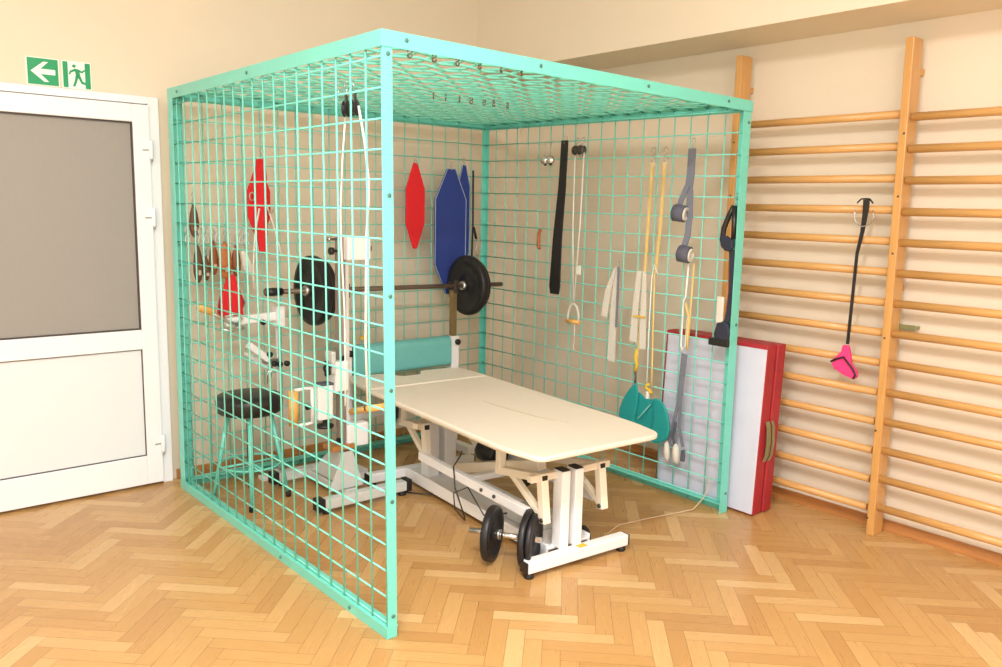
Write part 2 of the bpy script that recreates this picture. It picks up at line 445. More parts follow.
G0 = .004
grid('side_grid', (.012, G0, G0), (0,1,0), (0,0,1), CD-.008, CH-.008, .0958, .0938, .010, .045, .0034, (-1,0,0))
grid('side_grid', (CW-.011, G0, G0), (0,1,0), (0,0,1), CD-.008, CH-.008, .0992, .1005, .036, .045, .0035, (1,0,0))
grid('back_grid', (G0, CD-.011, G0), (1,0,0), (0,0,1), CW-.008, CH-.008, .1, .1005, .06, .045, .0034, (0,1,0))
grid('roof_grid', (G0, G0, CH-.014), (1,0,0), (0,1,0), CW-.008, CD-.008, .1, .1, .05, .045, .0050, (0,0,1), wob=.0045)
bl = []
def bolts(pts, nrm):
    for p in pts:
        MB().lathe([(.007, 0), (.007, .003), (.004, .005)], p, nrm, 8).build('bolt', 'bolt', cage)
bolts([(.024, .0035, z) for z in (1.93, 1.50, 1.18, .87, .49, .08)], (0,-1,0))
bolts([(x, 0, 1.978) for x in (.09, .66, 1.25, 1.8)], (0,-1,0))
bolts([(1.97, .0035, z) for z in (1.9, .95, .10)], (0,-1,0))
bolts([(0, y, 1.975) for y in (1.0, 1.8)], (-1,0,0))
bolts([(0, y, .02) for y in (.25, .8)], (-1,0,0))

# ------------------------------------------------------------------ hooks
def hook_pts(p, size, ax):
    """S hook hanging from p; ax = horizontal direction of its curls"""
    p = V(p); ax = V(ax); z = V((0,0,1)); r = size/4; pts = []
    for k in range(9):
        t = pi - k*pi*1.25/8 + .25*pi*0; pts.append(p + ax*(r*cos(pi-k*1.25*pi/8)*1) + z*(r*sin(k*1.25*pi/8) ) - z*0)
    # top curl: from left over the wire down
    pts = [p + ax*(r*cos(t)) + z*(r*sin(t)-r) for t in [pi*1.1 - k*1.35*pi/8 for k in range(9)]]
    q = p - z*(size - 0)
    low = [q + ax*(r*cos(t)) + z*(r*sin(t)+r) for t in [pi*.75 + k*1.35*pi/8 for k in range(9)]]
    return pts + low
def hook(p, size, ax, parent=None, m='steel', r=.0018, name='hook'):
    return MB().tube(hook_pts(p, size, ax), r, 6).build(name, m, parent)

# the welded frame is slightly out of square: measured corner offsets
OFF = {(0,0,0): (.010,-.008,0), (0,0,1): (-.009,.004,.0045), (0,1,0): (-.014,.002,0), (0,1,1): (-.008,-.002,.003),
       (1,0,0): (.006,-.006,0), (1,0,1): (-.001,-.002,-.015), (1,1,0): (0,0,0), (1,1,1): (-.004,.004,.006)}
def warp(p):
    a, b, c = p[0]/CW, p[1]/CD, p[2]/CH; q = V(p)
    for (i, j, k), o in OFF.items():
        wgt = (a if i else 1-a)*(b if j else 1-b)*(c if k else 1-c); q += V(o)*wgt
    return q
for ch in cage.children:
    for vv in ch.data.vertices: vv.co = warp(vv.co)

YBK = CD-.024     # just in front of the back grid
XRT = CW-.024     # just inside the right grid

# ----- diamond slings on the back grid
def sling_poly(w, z0, z1, tw, bw, sh=.3):
    h = z1-z0
    return [(-tw/2, z1), (-w/2, z1-h*sh), (-w/2, z0+h*sh), (-bw/2, z0), (bw/2, z0), (w/2, z0+h*sh), (w/2, z1-h*sh), (tw/2, z1)]
def flat_sling(name, label, x, y, z0, z1, w, m, group=None, trim=None, tw=.025, bw=.025, sh=.3, th=.016):
    t = thing(name, label, 'sling', (x, y, z0), group)
    o = MB().prism(sling_poly(w, z0, z1, tw, bw, sh), (x, y, 0), (1,0,0), (0,0,1), -th/2, th/2).build('pad', m, t, bevel=.005)
    hk = hook((x, y, z1+.045), .055, (0,1,0), t)
    MB().tube([(x+.012*cos(k*pi/4), y, z1+.004+.012*sin(k*pi/4)) for k in range(8)], .0022, 6, closed=True).build('ring', 'steel', t)
    if trim:
        pl = sling_poly(w, z0, z1, tw, bw, sh); e = MB()
        e.tube([(x+u, y-th/2, v) for u, v in pl], .0028, 6, closed=True).build('edge_trim', trim, t)
    return t
flat_sling('head_sling', 'red diamond-shaped sling hanging flat on the back grid, right of the near corner post', 1.415, YBK-.012, 1.215, 1.725, .135, 'red')
flat_sling('support_sling', 'wide navy blue sling with pale edging hanging behind the right barbell plate', 1.668, YBK-.026, .93, 1.70, .235, 'blue', trim='bluew', tw=.06, bw=.06, sh=.24)
flat_sling('support_sling', 'narrow navy blue sling half hidden beside the wide blue one', 1.782, YBK-.009, 1.06, 1.73, .095, 'blue', trim='bluew', tw=.025, bw=.03, sh=.2, th=.012)
# left red sling: long narrow folded, with white webbing
LX = -.012
t = thing('long_red_sling', 'long folded red sling with white cords, hanging near the left end of the back grid', 'sling', (.43, YBK-.02, 1.2))
MB().prism(sling_poly(.062, 1.215, 1.70, .045, .03, .2), (.434, YBK-.035, 0), (1,0,0), (0,0,1), -.008, .008).build('pad', 'red', t, bevel=.004)
MB().prism(sling_poly(.125, 1.30, 1.63, .05, .05, .3), (.43, YBK-.012, 0), (1,0,0), (0,0,1), -.007, .007).build('rear_pad', 'red', t, bevel=.004)
MB().tube([(.415, YBK-.05, 1.44), (.40, YBK-.05, 1.37), (.385, YBK-.05, 1.28), (.375, YBK-.045, 1.10), (.38, YBK-.045, 1.02)], .0045, 6).tube([(.455, YBK-.05, 1.46), (.49, YBK-.05, 1.36), (.525, YBK-.045, 1.24), (.535, YBK-.045, 1.19)], .004, 6).build('white_cord', 'rope', t)
MB().tube([(.475+.018*cos(k*pi/4), YBK-.055, 1.44+.022*sin(k*pi/4)) for k in range(8)], .0035, 6, closed=True).tube([(.375+.014*cos(k*pi/4), YBK-.055, 1.50+.022*sin(k*pi/4)) for k in range(8)], .0035, 6, closed=True).build('ring', 'steel', t)
hook((.44, YBK-.03, 1.755), .07, (0,1,0), t)
# small red pouch below the leather cuffs
t = thing('red_sling', 'small red tapered sling hanging below the leather cuffs at the left of the back grid', 'sling', (.28, YBK-.02, .875))
MB().prism([(-.018,1.10),(-.04,1.03),(-.058,.96),(-.062,.885),(-.05,.875),(.055,.868),(.062,.88),(.05,.99),(.02,1.10)], (.262, YBK-.028, 0), (1,0,0), (0,0,1), -.009, .009).build('pad', 'red', t, bevel=.004)
MB().prism([(-.02,1.07),(-.065,.97),(-.075,.90),(-.05,.885),(.05,.885),(.075,.95),(.03,1.06)], (.266, YBK-.012, 0), (1,0,0), (0,0,1), -.005, .005).build('rear_pad', 'redv', t, bevel=.003)
hook((.262, YBK-.028, 1.155), .06, (0,1,0), t)
# black strap with carabiner
t = thing('black_strap', 'thin black strap with a steel carabiner, hanging beside the narrow blue sling', 'strap', (1.87, YBK-.02, 1.0))
MB().ribbon([(1.855, YBK-.012, 1.70), (1.86, YBK-.012, 1.35), (1.85, YBK-.012, 1.0)], .012, .004, (1,0,0)).build('webbing', 'navyblk', t)
MB().tube([(1.862, YBK-.018, 1.345), (1.885, YBK-.018, 1.27)], .008, 8).build('snap', 'blackp', t)
MB().tube([(1.905+.02*cos(k*pi/6)+.012*sin(k*pi/6), YBK-.02, 1.215+.05*sin(k*pi/6)-.0*k) for k in range(12)], .003, 6, closed=True).build('carabiner', 'steel', t)

# ----- leather cuffs row on back grid
def cuff(label, x, ztop, zbot, w, m, m2, group, yoff=.022):
    t = thing('leather_cuff', label, 'cuff', (x, YBK-yoff, zbot), group)
    h = ztop-zbot; prof = [(.15, 0), (.6, .08), (.95, .25), (1, .45), (.8, .7), (.45, .88), (.2, 1)]
    mb = MB(); n = 12; vs = []; fs = []
    for f, u in prof:
        for k in range(n):
            a = 2*pi*k/n; vs.append((x+cos(a)*w/2*f, YBK-yoff+sin(a)*.014*f, zbot+h*u))
    for i in range(len(prof)-1):
        for k in range(n): fs.append((i*n+k, i*n+(k+1) % n, (i+1)*n+(k+1) % n, (i+1)*n+k))
    fs += [tuple(range(n)), tuple(range((len(prof)-1)*n, len(prof)*n))]
    mb.add(vs, fs, True).build('pad', m, t)
    b = MB().box((x-w*.38, YBK-yoff-.017, zbot+h*.22), (x+w*.30, YBK-yoff-.010, zbot+h*.30)); b.build('strap', m2, t, bevel=.001)
    MB().box((x-.007, YBK-yoff-.021, zbot+h*.2), (x+.007, YBK-yoff-.016, zbot+h*.33)).build('buckle', 'steel', t)
    hook((x, YBK-yoff, ztop+.055), .062, (.7,.7,0), t)
    MB().tube([(x+.011*cos(k*pi/4), YBK-yoff, ztop-.002+.014*sin(k*pi/4)) for k in range(8)], .002, 6, closed=True).build('ring', 'steel', t)
GR = 'leather cuffs hung in a row on the back grid'
cuff('long dark brown leather cuff, leftmost of the row, hanging highest', .085, 1.46, 1.29, .05, 'dkbrown', 'brown', GR)
cuff('dark brown leather cuff hanging low behind the left corner post', .095, 1.26, 1.065, .05, 'dkbrown', 'brown', GR, .03)
cuff('slim dark brown leather cuff, third from the left, hanging lowest of the row', .132, 1.20, 1.075, .04, 'dkbrown', 'dkbrown', GR, .040)
cuff('reddish brown leather cuff left of the wide tan cuff', .178, 1.275, 1.10, .048, 'brown', 'tan', GR)
cuff('wide tan leather cuff, the lightest and broadest of the leather cuffs', .228, 1.27, 1.08, .075, 'tan', 'brown', GR, .045)
cuff('chestnut leather cuff right of the wide tan cuff, above the small red sling', .295, 1.25, 1.09, .052, 'brown', 'dkbrown', GR)
t = tag(MB().ribbon([(.335, YBK-.02, 1.22), (.348, YBK-.03, 1.15), (.365, YBK-.02, 1.10)], [.03, .05, .035], .006, (1,0,0)).build('felt_cuff', 'cwool', None), 'small cream felt cuff hanging just right of the chestnut leather cuff', 'cuff')
hk = None
for i, (x, z) in enumerate(((.05, 1.345), (.115, 1.34), (.145, 1.345), (.20, 1.345), (.262, 1.34), (.325, 1.335), (.355, 1.33))):
    if hk is None:
        hk = MB().tube(hook_pts((0,0,0), .085, (.75,.66,0)), .0038, 6).build('metal_hook', 'greyp'); o = hk
    else: o = hk.copy(); COL.objects.link(o)
    o.location = (x, YBK-.022, z)
    tag(o, 'empty steel S-hook among the leather cuffs on the back grid', 'hook', 'empty hooks among the leather cuffs')
# small hooks hanging from roof grid
hk = None
spots = [(x, .145) for x in (.19, .29, .39, .49, .59, .69)] + [(x, .945) for x in (.86, .93, 1.01, 1.08, 1.16, 1.22, 1.31)]
for i, (x, y) in enumerate(spots):
    if hk is None: hk = MB().tube(hook_pts((0,0,0), .028, (.9,.4,0)), .0030, 6).build('roof_hook', 'barst'); o = hk
    else: o = hk.copy(); COL.objects.link(o)
    o.location = (x, y, CH-.012); o.rotation_euler.z = (i*37 % 9-4)*.2
    front = y < .5
    tag(o, 'small steel hook hanging from the roof grid ' + ('just behind the front top rail' if front else 'in the row across its middle'), 'hook', 'hooks near the front of the roof' if front else 'hooks across the middle of the roof')

# ------------------------------------------------------------------ right grid items
X0 = XRT-.012
def P3(y, z, dx=0.): return (X0-dx, y, z)
def lerp(a, b, t): return a+(b-a)*t
# double steel pulley
def pulley(parent, y, z, r, m, dx=.0, name='pulley'):
    MB().lathe([(r*.35, -.016), (r, -.014), (r, -.010), (r*.8, -.006), (r*.8, .006), (r, .010), (r, .014), (r*.35, .016)], P3(y, z, dx), (1,0,.0), 16).build(name, m, parent)
t = thing('twin_pulley', 'pair of shiny steel pulleys hanging left of the long black strap', 'pulley', P3(1.33, 1.74))
for y, dx in ((1.352, .0), (1.302, .004)):
    MB().lathe([(.004, .016), (.016, .013), (.025, .006), (.027, 0), (.025, -.006), (.016, -.013), (.004, -.016)], P3(y, 1.752, dx), (1,.5,.1), 20).build('pulley', 'chrome', t)
    MB().box((X0-dx-.004, y-.012, 1.722), (X0-dx+.004, y+.004, 1.742)).build('side_plate', 'blackp', t)
    MB().tube([P3(y, 1.776, dx), P3(y, 1.86, dx-.006)], .0022, 6).build('hanger', 'steel', t)
# brown small handle
tag(MB().tube([P3(1.372, 1.345), P3(1.385, 1.33), P3(1.387, 1.29), P3(1.387, 1.25), P3(1.375, 1.235)], .0105, 8).build('leather_loop', 'tan'),
    'small curved brown leather grab loop on the right grid, left of the black strap', 'loop')
# black strap long
t = thing('long_black_strap', 'long wide black strap hanging flat on the right grid, narrowing to the top', 'strap', P3(1.22, .97))
MB().ribbon([P3(1.19, 1.86), P3(1.20, 1.6), P3(1.225, 1.3), P3(1.235, 1.02), P3(1.235, .975)], [.052, .058, .072, .088, .07], .01, (0,1,0)).build('webbing', 'black', t, bevel=.003)
hook((X0+.008, 1.19, 1.885), .05, (1,0,0), t)
# pulley pair with white cords and D handle
t = thing('pulley_cord', 'white pulley cord with a wooden-gripped stirrup handle beside the long black strap', 'pulley', P3(1.06, .8))
pulley(t, 1.095, 1.80, .026, 'darksteel'); pulley(t, 1.05, 1.80, .026, 'darksteel', .006)
MB().box((X0-.01, 1.085, 1.77), (X0+.004, 1.10, 1.83)).box((X0-.016, 1.042, 1.76), (X0+.0, 1.055, 1.83)).build('side_plate', 'steel', t)
hook((X0+.006, 1.095, 1.87), .06, (1,0,0), t); hook((X0+.006, 1.05, 1.87), .06, (1,0,0), t)
MB().tube([P3(1.105, 1.79), P3(1.103, 1.4), P3(1.078, .95)], .0035, 6).tube([P3(1.035, 1.79), P3(1.045, 1.4), P3(1.072, .95)], .0035, 6).build('cord', 'rope', t)
MB().box((X0-.006, 1.028, 1.105), (X0+.004, 1.06, 1.155)).build('cord_tag', 'signw', t, bevel=.002)
MB().tube([P3(1.115, .83), P3(1.116, .87), P3(1.10, .915), P3(1.072, .935), P3(1.045, .915), P3(1.03, .87), P3(1.03, .83)], .008, 8).build('stirrup', 'cwool', t)
MB().tube([P3(1.125, .83), P3(1.022, .83)], .013, 12).build('grip', 'beech', t)
MB().tube([P3(1.06, .82), P3(1.058, .74), P3(1.065, .68), P3(1.05, .66)], .0028, 6).build('tail_cord', 'cwool', t)
# white folded webbing straps
def webbing(label, y, ztop, zb1, zb2, lab2=None, m='cwool'):
    t = thing('webbing_strap', label, 'strap', P3(y, zb1))
    MB().ribbon([P3(y, ztop), P3(y+.01, lerp(ztop, zb1, .5)), P3(y+.015, zb1)], [.025, .045, .05], .006, (0,1,0)).build('webbing', m, t)
    MB().ribbon([P3(y+.004, ztop-.01, .01), P3(y+.05, lerp(ztop, zb2, .5), .01), P3(y+.07, zb2, .01)], [.012, .04, .045], .005, (0,1,0)).build('folded_webbing', m, t)
    MB().ribbon([P3(y-.014, ztop, .004), P3(y-.02, lerp(ztop, zb2, .5), .008), P3(y-.02, zb2-.05, .008)], .014, .005, (0,1,0)).build('dark_edge', 'greyweb', t)
    hook((X0+.008, y, ztop+.03), .045, (1,0,0), t)
    return t
webbing('off-white folded webbing strap hanging alone in the middle of the right grid', .755, 1.17, .645, .89)
t = thing('webbing_strap', 'off-white webbing loop hanging between the two long yellow cords', 'strap', P3(.56, .77))
MB().ribbon([P3(.585, 1.16, .014), P3(.60, .95, .014), P3(.605, .78, .014)], [.03, .04, .05], .005, (0,1,0)).build('webbing', 'cwool', t)
MB().ribbon([P3(.545, 1.16, .020), P3(.54, .95, .020), P3(.535, .75, .020)], [.02, .036, .042], .005, (0,1,0)).build('folded_webbing', 'cwool', t)
MB().box((X0-.030, .52, .915), (X0-.024, .60, .925)).build('cord_stop', 'mustard', t)
# yellow cords
def ycord(label, y, ztop, segs):
    t = thing('yellow_cord', label, 'cord', P3(y, segs[-1][1]))
    mb = MB()
    mb.ribbon([P3(y, ztop)]+[P3(a, b) for a, b in segs[:2]], .017, .004, (0,1,0)).build('band', 'yrope', t)
    mb = MB(); mb.tube([P3(a, b, .006) for a, b in segs[1:]], .0048, 6); mb.build('cord', 'yrope', t)
    hook((X0+.006, y, ztop+.075), .075, (1,0,0), t)
    MB().tube([P3(y+.012*cos(k*pi/4), ztop+.012*sin(k*pi/4)) for k in range(8)], .0025, 6, closed=True).build('ring', 'cwool', t)
    return t
tt = ycord('long yellow cord, left of the two, holding the left side of the teal sling', .545, 1.72, [(.553, 1.4), (.56, 1.15), (.57, .86), (.575, .72), (.58, .62)])
MB().tube([P3(.578, .74, .01), P3(.588, .70, .012), P3(.572, .66, .012), P3(.585, .62, .012)], .011, 6).build('knot', 'mustard', tt)
tt = ycord('long yellow cord on the right grid, right of the two, beside a white cord', .465, 1.72, [(.472, 1.4), (.49, 1.15), (.482, .86), (.475, .66), (.472, .55)])
MB().tube([P3(.468, 1.15, .008), P3(.493, 1.20, .008), P3(.505, 1.13, .008), P3(.507, .9, .008), P3(.503, .50, .008)], .0035, 6).build('white_cord', 'rope', tt)
MB().tube([P3(.49, .57, .01), P3(.51, .545, .01), P3(.48, .535, .012), P3(.465, .52, .01)], .010, 6).build('knot', 'mustard', tt)
MB().tube([P3(.49, .53, .012), P3(.492, .45, .014)], .012, 8).build('snap', 'cwool', tt)
MB().tube([P3(.582, .625, .012), P3(.575, .595, .016), P3(.566, .56, .028)], .006, 8).build('snap', 'darksteel', bpy.data.objects['yellow_cord'])
# teal sling (two leaf shaped pads)
def leaf(mb, yc, zc, wy, hz, bulge, tilt=0.):
    n = 14; m_ = 7; vs = []; fs = []
    for i in range(n+1):
        t = i/n; hw = wy/2*(sin(pi*min(1, t*1.0+.02))**.6 if 0 < t < 1 else .15)
        for j in range(m_):
            s = j/(m_-1)*2-1
            vs.append((X0-.02-bulge*(1-s*s)*sin(pi*t), yc+s*hw+tilt*(t-.5), zc+hz/2-hz*t))
    for i in range(n):
        for j in range(m_-1):
            a = i*m_+j; fs.append((a, a+1, a+m_+1, a+m_))
    mb.add(vs, fs, True); return mb
t = thing('teal_sling', 'teal fabric leg sling with two leaf-shaped pads, hanging behind the table corner', 'sling', (X0-.02, .5, .29))
def solid(o, th):
    md = o.modifiers.new('thickness', 'SOLIDIFY'); md.thickness = th; md.offset = 0
    return o
def pad(name, poly, dx, th, m='tealf', bev=.008):
    return MB().prism(poly, (X0-dx, 0, 0), (0,1,0), (0,0,1), -th/2, th/2).build(name, m, t, bevel=bev)
pad('centre_panel', [(.56,.50),(.535,.515),(.49,.49),(.445,.495),(.42,.45),(.415,.36),(.43,.29),(.52,.29),(.56,.34)], .022, .008, bev=.003)
pad('pad', [(.548,.566),(.580,.545),(.613,.502),(.640,.455),(.657,.41),(.661,.373),(.652,.335),(.62,.31),(.575,.31),(.553,.35),(.545,.40),(.535,.46),(.533,.51)], .036, .014)
pad('pad', [(.430,.508),(.395,.508),(.362,.488),(.336,.445),(.320,.395),(.316,.349),(.328,.31),(.358,.285),(.40,.272),(.445,.275),(.440,.32),(.425,.37),(.424,.43)], .036, .014)
MB().ribbon([(X0-.046, .52, .38), (X0-.05, .49, .41), (X0-.04, .445, .47)], .008, .004, (0,1,0)).build('binding', 'teal', t)
# grey sling with padded loops
t = thing('grey_strap_sling', 'grey webbing sling with two padded loops, hanging right of the yellow cords', 'sling', P3(.28, 1.25))
MB().ribbon([P3(.300, 1.78), P3(.302, 1.66), P3(.31, 1.56)], .042, .008, (0,1,0)).build('webbing', 'greyweb', t)
MB().ribbon([P3(.31, 1.60, .01), P3(.335, 1.53, .02), P3(.345, 1.47, .03)], .03, .006, (0,1,0)).build('webbing', 'greyweb', t)
MB().ribbon([P3(.295, 1.58, .006), P3(.285, 1.45, .01), P3(.285, 1.36, .02), P3(.30, 1.28, .03)], .034, .006, (0,1,0)).build('webbing', 'greyweb', t)
for (y, z) in ((.33, 1.465), (.285, 1.265)):
    c = P3(y, z, .035)
    MB().lathe([(.034, -.032), (.042, -.028), (.042, .028), (.034, .032), (.034, -.032)], c, (.22,-1.,-.12), 20, True).build('padded_loop', 'dkgrey', t)
    MB().lathe([(.030, -.026), (.033, .026), (.033, .038), (.022, .040), (.02, -.026), (.030, -.026)], c, (.22,-1.,-.12), 20, True).build('fleece_lining', 'cwool', t)
hook((X0+.008, .30, 1.83), .05, (1,0,0), t)
# white and yellow loop cord with lower grey straps
t = thing('looped_cord', 'white and yellow looped cord hanging below the grey padded sling', 'cord', P3(.28, .78))
MB().tube([P3(.282, 1.24), P3(.29, 1.05), P3(.302, 1.03), P3(.302, .80), P3(.29, .775), P3(.276, .80), P3(.27, .95)], .0045, 6).build('white_cord', 'rope', t)
MB().tube([P3(.25, 1.22), P3(.256, .98), P3(.26, .78)], .005, 6).tube([P3(.285, 1.02, .006), P3(.26, .95, .006), P3(.262, .86, .006), P3(.256, .79, .006)], .007, 6).build('yellow_cord', 'yrope', t)
t = thing('grey_strap_pair', 'long grey straps ending in two white-lined loops, hanging before the folded mat', 'strap', P3(.29, .2))
MB().ribbon([P3(.285, .76), P3(.30, .5), P3(.325, .36), P3(.345, .28)], .018, .005, (0,1,0)).ribbon([P3(.265, .76, .006), P3(.28, .5, .006), P3(.28, .38, .006), P3(.25, .28, .006)], .018, .005, (0,1,0)).build('webbing', 'greyweb', t)
MB().ribbon([P3(.30, .40, .01), P3(.31, .32, .012), P3(.285, .25, .012)], .016, .005, (0,1,0)).build('webbing', 'dkgrey', t)
for y, w in ((.345, .034), (.285, .042)):
    leaf_ = MB().lathe([(.004, -.055), (w*.45, -.035), (w*.5, 0), (w*.4, .035), (.005, .055)], P3(y, .235, .012), (0,.1,1), 12)
    leaf_.build('padded_loop', 'cwool', t)
MB().box((X0-.03, .225, .21), (X0-.012, .245, .27)).build('buckle', 'dkgrey', t, bevel=.004)
hook((X0+.006, .275, .80), .05, (1,0,0), t)
# black harness at post D
t = thing('black_collar_harness', 'black padded collar harness with a hanging dark strap, beside the near right post', 'harness', P3(.08, .8))
MB().tube([P3(.035, 1.505, .01), P3(.056, 1.465, .012), P3(.080, 1.40, .014), P3(.086, 1.345, .014), P3(.072, 1.31, .014)], .013, 8).build('collar_pad', 'blackv', t)
MB().tube([P3(.028, 1.505, .016), P3(.022, 1.42, .02), P3(.020, 1.35, .02)], .012, 8).build('collar_pad', 'blackv', t)
MB().prism([(.085,1.37),(.05,1.365),(.012,1.345),(.008,1.31),(.03,1.29),(.055,1.295),(.078,1.32)], (X0-.03,0,0), (0,1,0), (0,0,1), -.012, .012).build('chin_pad', 'navyblk', t, bevel=.008)
MB().ribbon([P3(.025, 1.30, .02), P3(.018, 1.22, .02), P3(.014, 1.10, .018), P3(.02, 1.0, .018), P3(.035, .93, .018)], .028, .006, (0,1,0)).build('webbing', 'navyblk', t)
MB().ribbon([P3(.038, 1.25, .012), P3(.030, 1.10, .012), P3(.040, .98, .012)], .014, .005, (0,1,0)).build('inner_webbing', 'tan', t)
MB().box((X0-.032, .045, .945), (X0-.022, .085, 1.075)).build('white_patch', 'cwool', t, bevel=.005)
MB().prism([(.075,.95),(.04,.96),(.012,.945),(.0,.90),(.01,.86),(.085,.86),(.088,.90)], (X0-.02,0,0), (0,1,0), (0,0,1), -.014, .014).build('lower_pad', 'navyblk', t, bevel=.008)
MB().box((X0-.038, .0, .835), (X0-.008, .115, .872)).build('belt_end', 'blackp', t, bevel=.006)
hook((X0+.006, .03, 1.565), .06, (1,0,0), t)

# white cord from the right grid down to the floor
t = tag(MB().tube([(1.962, .085, .17), (1.958, .09, .10), (1.93, .095, .055), (1.86, .10, .012), (1.76, .13, .006), (1.6, .17, .005), (1.42, .20, .005), (1.3, .16, .005)], .003, 6).build('white_cord', 'tancord'),
        'thin pale tan cord hanging at the right grid and trailing across the floor', 'cord')

# ------------------------------------------------------------------ left panel pulley with rope
t = thing('rope_pulley', 'twin black pulley with a white rope and wooden bar, hanging inside the left grid', 'pulley', (.05, .27, .75))
for y in (.325, .268):
    MB().lathe([(.010, -.010), (.027, -.008), (.027, -.006), (.021, -.003), (.021, .003), (.027, .006), (.027, .008), (.010, .010)], (.052, y, 1.795), (.62,-.78,0), 16).build('wheel', 'iron', t)
    MB().bar((.052, y, 1.775), (.052, y, 1.85), .022, .005, (.62,-.78,0)).build('side_plate', 'darksteel', t)
    hook((.034, y+.002, 1.885), .055, (1,0,0), t)
MB().tube([(.06, .345, 1.78), (.06, .37, 1.62), (.06, .385, 1.45), (.062, .385, 1.32), (.07, .38, 1.1), (.07, .375, .86), (.065, .37, .74)], .0032, 6).build('rope', 'rope', t)
MB().tube([(.055, .25, 1.80), (.058, .215, 1.68), (.06, .195, 1.56), (.06, .195, 1.49), (.06, .21, 1.36), (.065, .225, 1.0), (.07, .22, .77)], .0044, 6).build('rope', 'rope', t)
MB().tube([(.07, .335, .725), (.075, .11, .79)], .012, 12).build('wooden_bar', 'beech', t)
MB().tube([(.07+.0145*cos(k*pi/4), .22, .765+.0145*sin(k*pi/4)) for k in range(8)], .003, 6, closed=True).build('rope_knot', 'darksteel', t)

# ------------------------------------------------------------------ treatment table (local coordinates)
tb = thing('treatment_table', 'cream padded height-adjustable treatment table on a white scissor frame inside the cage', 'table', (.972, .04, 0), rz=radians(-5), local=True)
TZ = .548
def rounded(poly, rads, n=6):
    out = []; L = len(poly)
    for i in range(L):
        p = V((*poly[i], 0)); a = V((*poly[i-1], 0)); b = V((*poly[(i+1) % L], 0)); r = rads[i]
        d1 = (a-p).normalized(); d2 = (b-p).normalized()
        for k in range(n+1):
            t = k/n; q = (p+d1*r)*(1-t)**2 + p*2*t*(1-t) + (p+d2*r)*t*t
            out.append((q.x, q.y))
    return out
main = rounded([(-.325, -.150), (.330, -.145), (.365, 0.05), (.365, 1.205), (-.365, 1.205), (-.365, .05)], [.05, .07, .08, .01, .01, .08])
MB().prism(main, (0,0,TZ-.022), (1,0,0), (0,1,0), 0, .022).build('seat_cushion', 'cream', tb, bevel=.009, seg=3)
head = rounded([(-.365, 1.213), (.365, 1.213), (.35, 1.49), (.10, 1.51), (.06, 1.42), (-.06, 1.42), (-.10, 1.53), (-.34, 1.56)], [.01, .01, .08, .03, .03, .03, .03, .05])
MB().prism(head, (0,0,TZ-.02), (1,0,0), (0,1,0), 0, .022).build('head_cushion', 'cream', tb, bevel=.009, seg=3)
MB().tube([(.10, .19, TZ-.002), (.04, .34, TZ-.0005), (.01, .55, TZ-.0005), (.0, .72, TZ-.002)], .003, 6).build('vinyl_crease', 'crease', tb)
# upper frame
uf = MB()
for x in (-.16, .16): uf.bar((x, -.02, .495), (x, 1.42, .495), .035, .04)
for y in (.0, .5, 1.18, 1.38): uf.bar((-.2, y, .495), (.2, y, .495), .035, .038)
for x in (-.3, .3): uf.bar((x, .1, .507), (x, 1.1, .507), .03, .02)
for y in (.2, .9): uf.bar((-.3, y, .507), (.3, y, .507), .03, .018)
uf.build('upper_frame', 'creamfr', tb, bevel=.003)
# base
bs = MB(); bs.bar((-.115, .05, .055), (-.115, 1.27, .055), .012, .06); bs.bar((.115, .05, .055), (.115, 1.27, .055), .012, .06); bs.box((-.12, .05, .06), (.12, 1.27, .072))
bs.build('base_beam', 'white', tb, bevel=.003)
MB().bar((-.277, -.008, .050), (.272, -.008, .050), .05, .05).build('foot_bar', 'white', tb, bevel=.006)
MB().bar((-.33, 1.30, .050), (.33, 1.30, .050), .05, .05).build('foot_bar', 'white', tb, bevel=.006)
for (x, y) in ((-.280, -.008), (-.333, 1.30), (.333, 1.30), (.275, -.008)):
    s_ = 1 if x > 0 else -1
    MB().box((x-.004, y-.024, .027), (x+.004, y+.024, .073)).build('end_cap', 'blackp', tb, bevel=.002)
for (x, y) in ((-.255, -.008), (.25, -.008), (-.30, 1.30), (.30, 1.30)):
    MB().lathe([(.020, 0), (.022, .005), (.018, .02), (.012, .026)], (x, y, 0), n=16).build('rubber_foot', 'black', tb)
MB().box((-.005, -.028, .0751), (.040, .004, .0762)).build('warning_sticker', 'mustard', tb)
# columns
for x in (-.058, .014):
    MB().bar((x, .04, .07), (x, .04, .405), .044, .06).build('column', 'white', tb, bevel=.004)
    MB().box((x-.02, .012, .405), (x+.02, .068, .411)).build('column_cap', 'black', tb, bevel=.002)
for x in (-.05, .055):
    MB().bar((x, 1.13, .07), (x, 1.13, .40), .07, .07).build('column', 'white', tb, bevel=.004)
    MB().box((x-.03, 1.098, .40), (x+.03, 1.162, .407)).build('column_cap', 'black', tb, bevel=.002)
